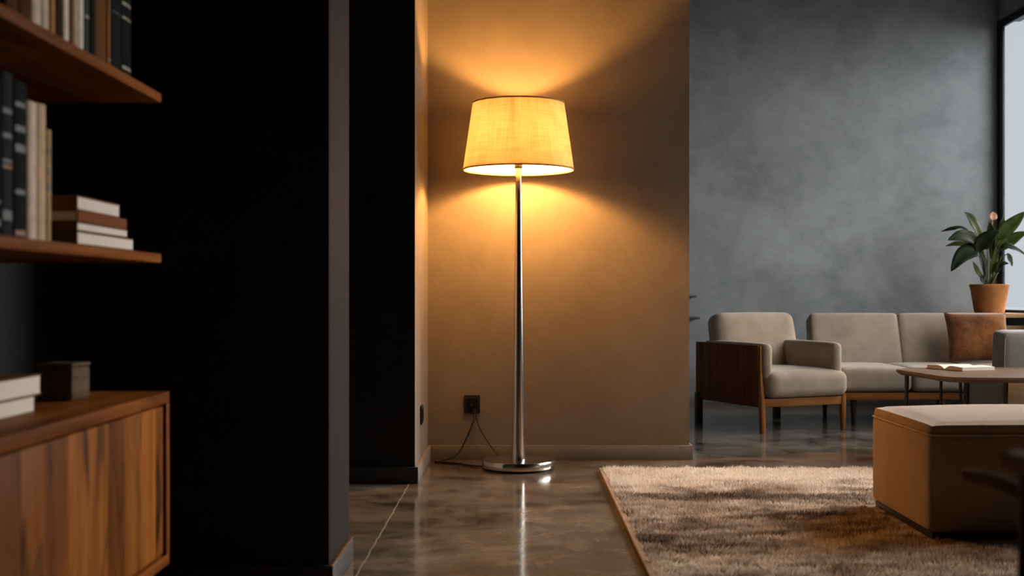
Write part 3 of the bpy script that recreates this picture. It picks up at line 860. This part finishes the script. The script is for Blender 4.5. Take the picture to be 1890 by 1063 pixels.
for (x, y, r0, r1, dx) in ((1.972, 6.19, .011, .008, -.006), (2.213, 6.385, .008, .007, 0), (2.318, 6.40, .008, .007, .012), (2.213, 6.02, .013, .015, 0), (2.312, 5.78, .010, .007, -.004), (2.86, 5.80, .010, .007, 0), (2.84, 6.30, .010, .007, 0)):
    bm = B(); tube(bm, [(x - 2.4, y - 6.0, .396), (x - 2.4 + dx, y - 6.0, 0)], [r0, r1], 12); obj('leg', bm, M['dark_leg'], ct)

u_ = Vector((.097, -.245)).normalized(); ang_ = math.atan2(u_.y, u_.x)
cen = Vector((2.118, 6.33)) + Vector((.097, -.245)) / 2 + Vector((.245, .097)).normalized() * .105
ob = thing('open_book', 'open book with pale pages lying on the coffee table', 'book', (cen.x, cen.y, .4202), ang_ + PI / 2)
# local: x = along the short side (.21), y = along the long side (.263); gutter along x
bobj('cover', (-.106, -.134, 0), (.106, .134, .003), cover('pale cover', (.42, .33, .26)), ob, .0006)
for s in (-1, 1):
    bm = B(); n = 12; rows = []
    for i in range(n + 1):
        q = i / n; y = s * (.001 + q * .129); zt = .006 + .020 * math.sin(min(1, q * 2.4) * PI / 2) * (1 - .35 * q)
        rows.append([bm.verts.new((x, y, zz)) for x, zz in ((-.102, .003), (.102, .003), (.102, zt), (-.102, zt))])
    for a, b in zip(rows, rows[1:]):
        for k in range(4): bm.faces.new((a[k], a[(k + 1) % 4], b[(k + 1) % 4], b[k]))
    bm.faces.new(rows[0]); bm.faces.new(rows[-1][::-1]); obj('pages', bm, M['page'], ob)

# ------------------------------------------------------------------ wooden chair close to the camera, right edge
wc = thing('wooden_chair', 'blurred dark wooden chair cut by the right picture edge in the foreground', 'chair', (.91, 1.22, 0))
bm = B()
pts = spline([(-.285, -.30, .588), (-.292, -.05, .596), (-.297, .16, .600), (-.298, .285, .598)], 6)
rings = []
for i, p in enumerate(pts):
    q = i / (len(pts) - 1); hw_ = .020 + .012 * math.sin(PI * q); hh = .011
    rings.append([bm.verts.new(p + Vector((hw_ * math.copysign(abs(math.cos(a)) ** .5, math.cos(a)), 0, hh * math.copysign(abs(math.sin(a)) ** .6, math.sin(a))))) for a in [2 * PI * k / 14 for k in range(14)]])
for a, b in zip(rings, rings[1:]):
    for k in range(14): bm.faces.new((a[k], a[(k + 1) % 14], b[(k + 1) % 14], b[k]))
cap(bm, rings[0], True); cap(bm, rings[-1])
obj('armrest', bm, M['arm_wood_lit'], wc)
bm = B(); tube(bm, [(-.287, .25, .592), (-.287, .262, .30), (-.287, .27, 0)], [.017, .021, .015], 14); obj('leg', bm, M['side_wood'], wc)
bm = B(); tube(bm, [(-.27, -.30, .592), (-.27, -.31, .30), (-.27, -.34, 0)], [.015, .018, .014], 14); obj('leg', bm, M['side_wood'], wc)
bm = B(); tube(bm, [(.287, .25, .592), (.287, .262, .30), (.287, .27, 0)], [.017, .021, .015], 14); obj('leg', bm, M['side_wood'], wc)
bm = B(); tube(bm, [(.27, -.30, .80), (.27, -.31, .30), (.27, -.34, 0)], [.013, .018, .014], 14); obj('leg', bm, M['side_wood'], wc)
bm = B(); tube(bm, spline([(.285, -.30, .588), (.292, -.05, .596), (.300, .16, .600), (.322, .285, .598)], 6), .018, 12); obj('armrest', bm, M['arm_wood_lit'], wc)
bm = B(); tube(bm, spline([(-.287, .25, .555), (-.262, .42, .548), (-.23, .60, .530), (-.19, .74, .513)], 6), [.010] * 18 + [.007], 12); obj('brace', bm, M['brace_wood'], wc)
bm = B(); cushion(bm, (-.265, -.28, .40), (.265, .25, .45), .02, .006, 10); obj('seat', bm, M['side_wood'], wc)
bm = B(); box(bm, (-.27, -.325, .62), (.27, -.300, .80), .01, 3); obj('backrest', bm, M['side_wood'], wc)
bm = B(); tube(bm, [(-.27, -.30, .592), (-.27, -.305, .80)], [.015, .013], 14); obj('back_post', bm, M['side_wood'], wc)

# ------------------------------------------------------------------ daylight
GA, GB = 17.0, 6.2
wd = bpy.data.worlds.new('overcast sky with added glow'); sc.world = wd; wd.use_nodes = True
nt = wd.node_tree; nt.nodes.clear()
def wn(typ, **kw):
    nd = nt.nodes.new(typ)
    for k, v_ in kw.items(): setattr(nd, k, v_)
    return nd
tc = wn('ShaderNodeTexCoord')
def sky_glow(direction, c0, c1, strength, colour):
    dp = wn('ShaderNodeVectorMath', operation='DOT_PRODUCT')
    nt.links.new(tc.outputs['Generated'], dp.inputs[0]); dp.inputs[1].default_value = Vector(direction).normalized()
    mr = wn('ShaderNodeMapRange', interpolation_type='SMOOTHSTEP')
    nt.links.new(dp.outputs['Value'], mr.inputs['Value']); mr.inputs['From Min'].default_value = c0; mr.inputs['From Max'].default_value = c1
    mr.inputs['To Max'].default_value = strength
    b = wn('ShaderNodeBackground'); b.inputs[0].default_value = (*colour, 1); nt.links.new(mr.outputs[0], b.inputs[1])
    return b
b0 = wn('ShaderNodeBackground'); b0.inputs[0].default_value = (.62, .665, .715, 1); b0.inputs[1].default_value = 1.0
b1 = sky_glow((.78, .42, .42), .82, .985, GA, (1.0, .93, .86))  # glow added out of view to brighten the sideboard, books, ottoman and rug
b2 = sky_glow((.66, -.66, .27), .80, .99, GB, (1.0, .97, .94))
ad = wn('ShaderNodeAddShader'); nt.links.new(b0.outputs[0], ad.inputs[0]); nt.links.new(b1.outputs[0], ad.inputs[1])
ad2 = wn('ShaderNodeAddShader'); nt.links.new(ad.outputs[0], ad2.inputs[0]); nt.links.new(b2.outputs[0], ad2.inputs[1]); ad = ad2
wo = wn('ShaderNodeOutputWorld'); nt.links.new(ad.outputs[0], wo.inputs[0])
wd.cycles.sampling_method = 'MANUAL'; wd.cycles.sample_map_resolution = 512

# ------------------------------------------------------------------ camera and render look
cam = bpy.data.cameras.new('camera'); co_ = bpy.data.objects.new('camera', cam); C.objects.link(co_)
co_.location = (0, 0, H); co_.rotation_euler = (PI / 2, 0, 0)
cam.sensor_width = 36; cam.lens = 36 * F / 1890
cam.shift_x = -(CX - 945) / 1890; cam.shift_y = (CY - 531.5) / 1890
cam.clip_start = .05
cam.dof.use_dof = True; cam.dof.focus_distance = 5.6; cam.dof.aperture_fstop = 3.2
sc.camera = co_
sc.view_settings.view_transform = 'Standard'; sc.view_settings.look = 'None'
sc.view_settings.gamma = 1.0; sc.view_settings.use_curve_mapping = False
sc.view_settings.exposure = 0.0
sc.cycles.use_denoising = True
try: sc.cycles.denoiser = 'OPENIMAGEDENOISE'
except Exception: pass
sc.cycles.max_bounces = 10; sc.cycles.diffuse_bounces = 6; sc.cycles.glossy_bounces = 5; sc.cycles.transparent_max_bounces = 8
sc.cycles.sample_clamp_indirect = 6.0
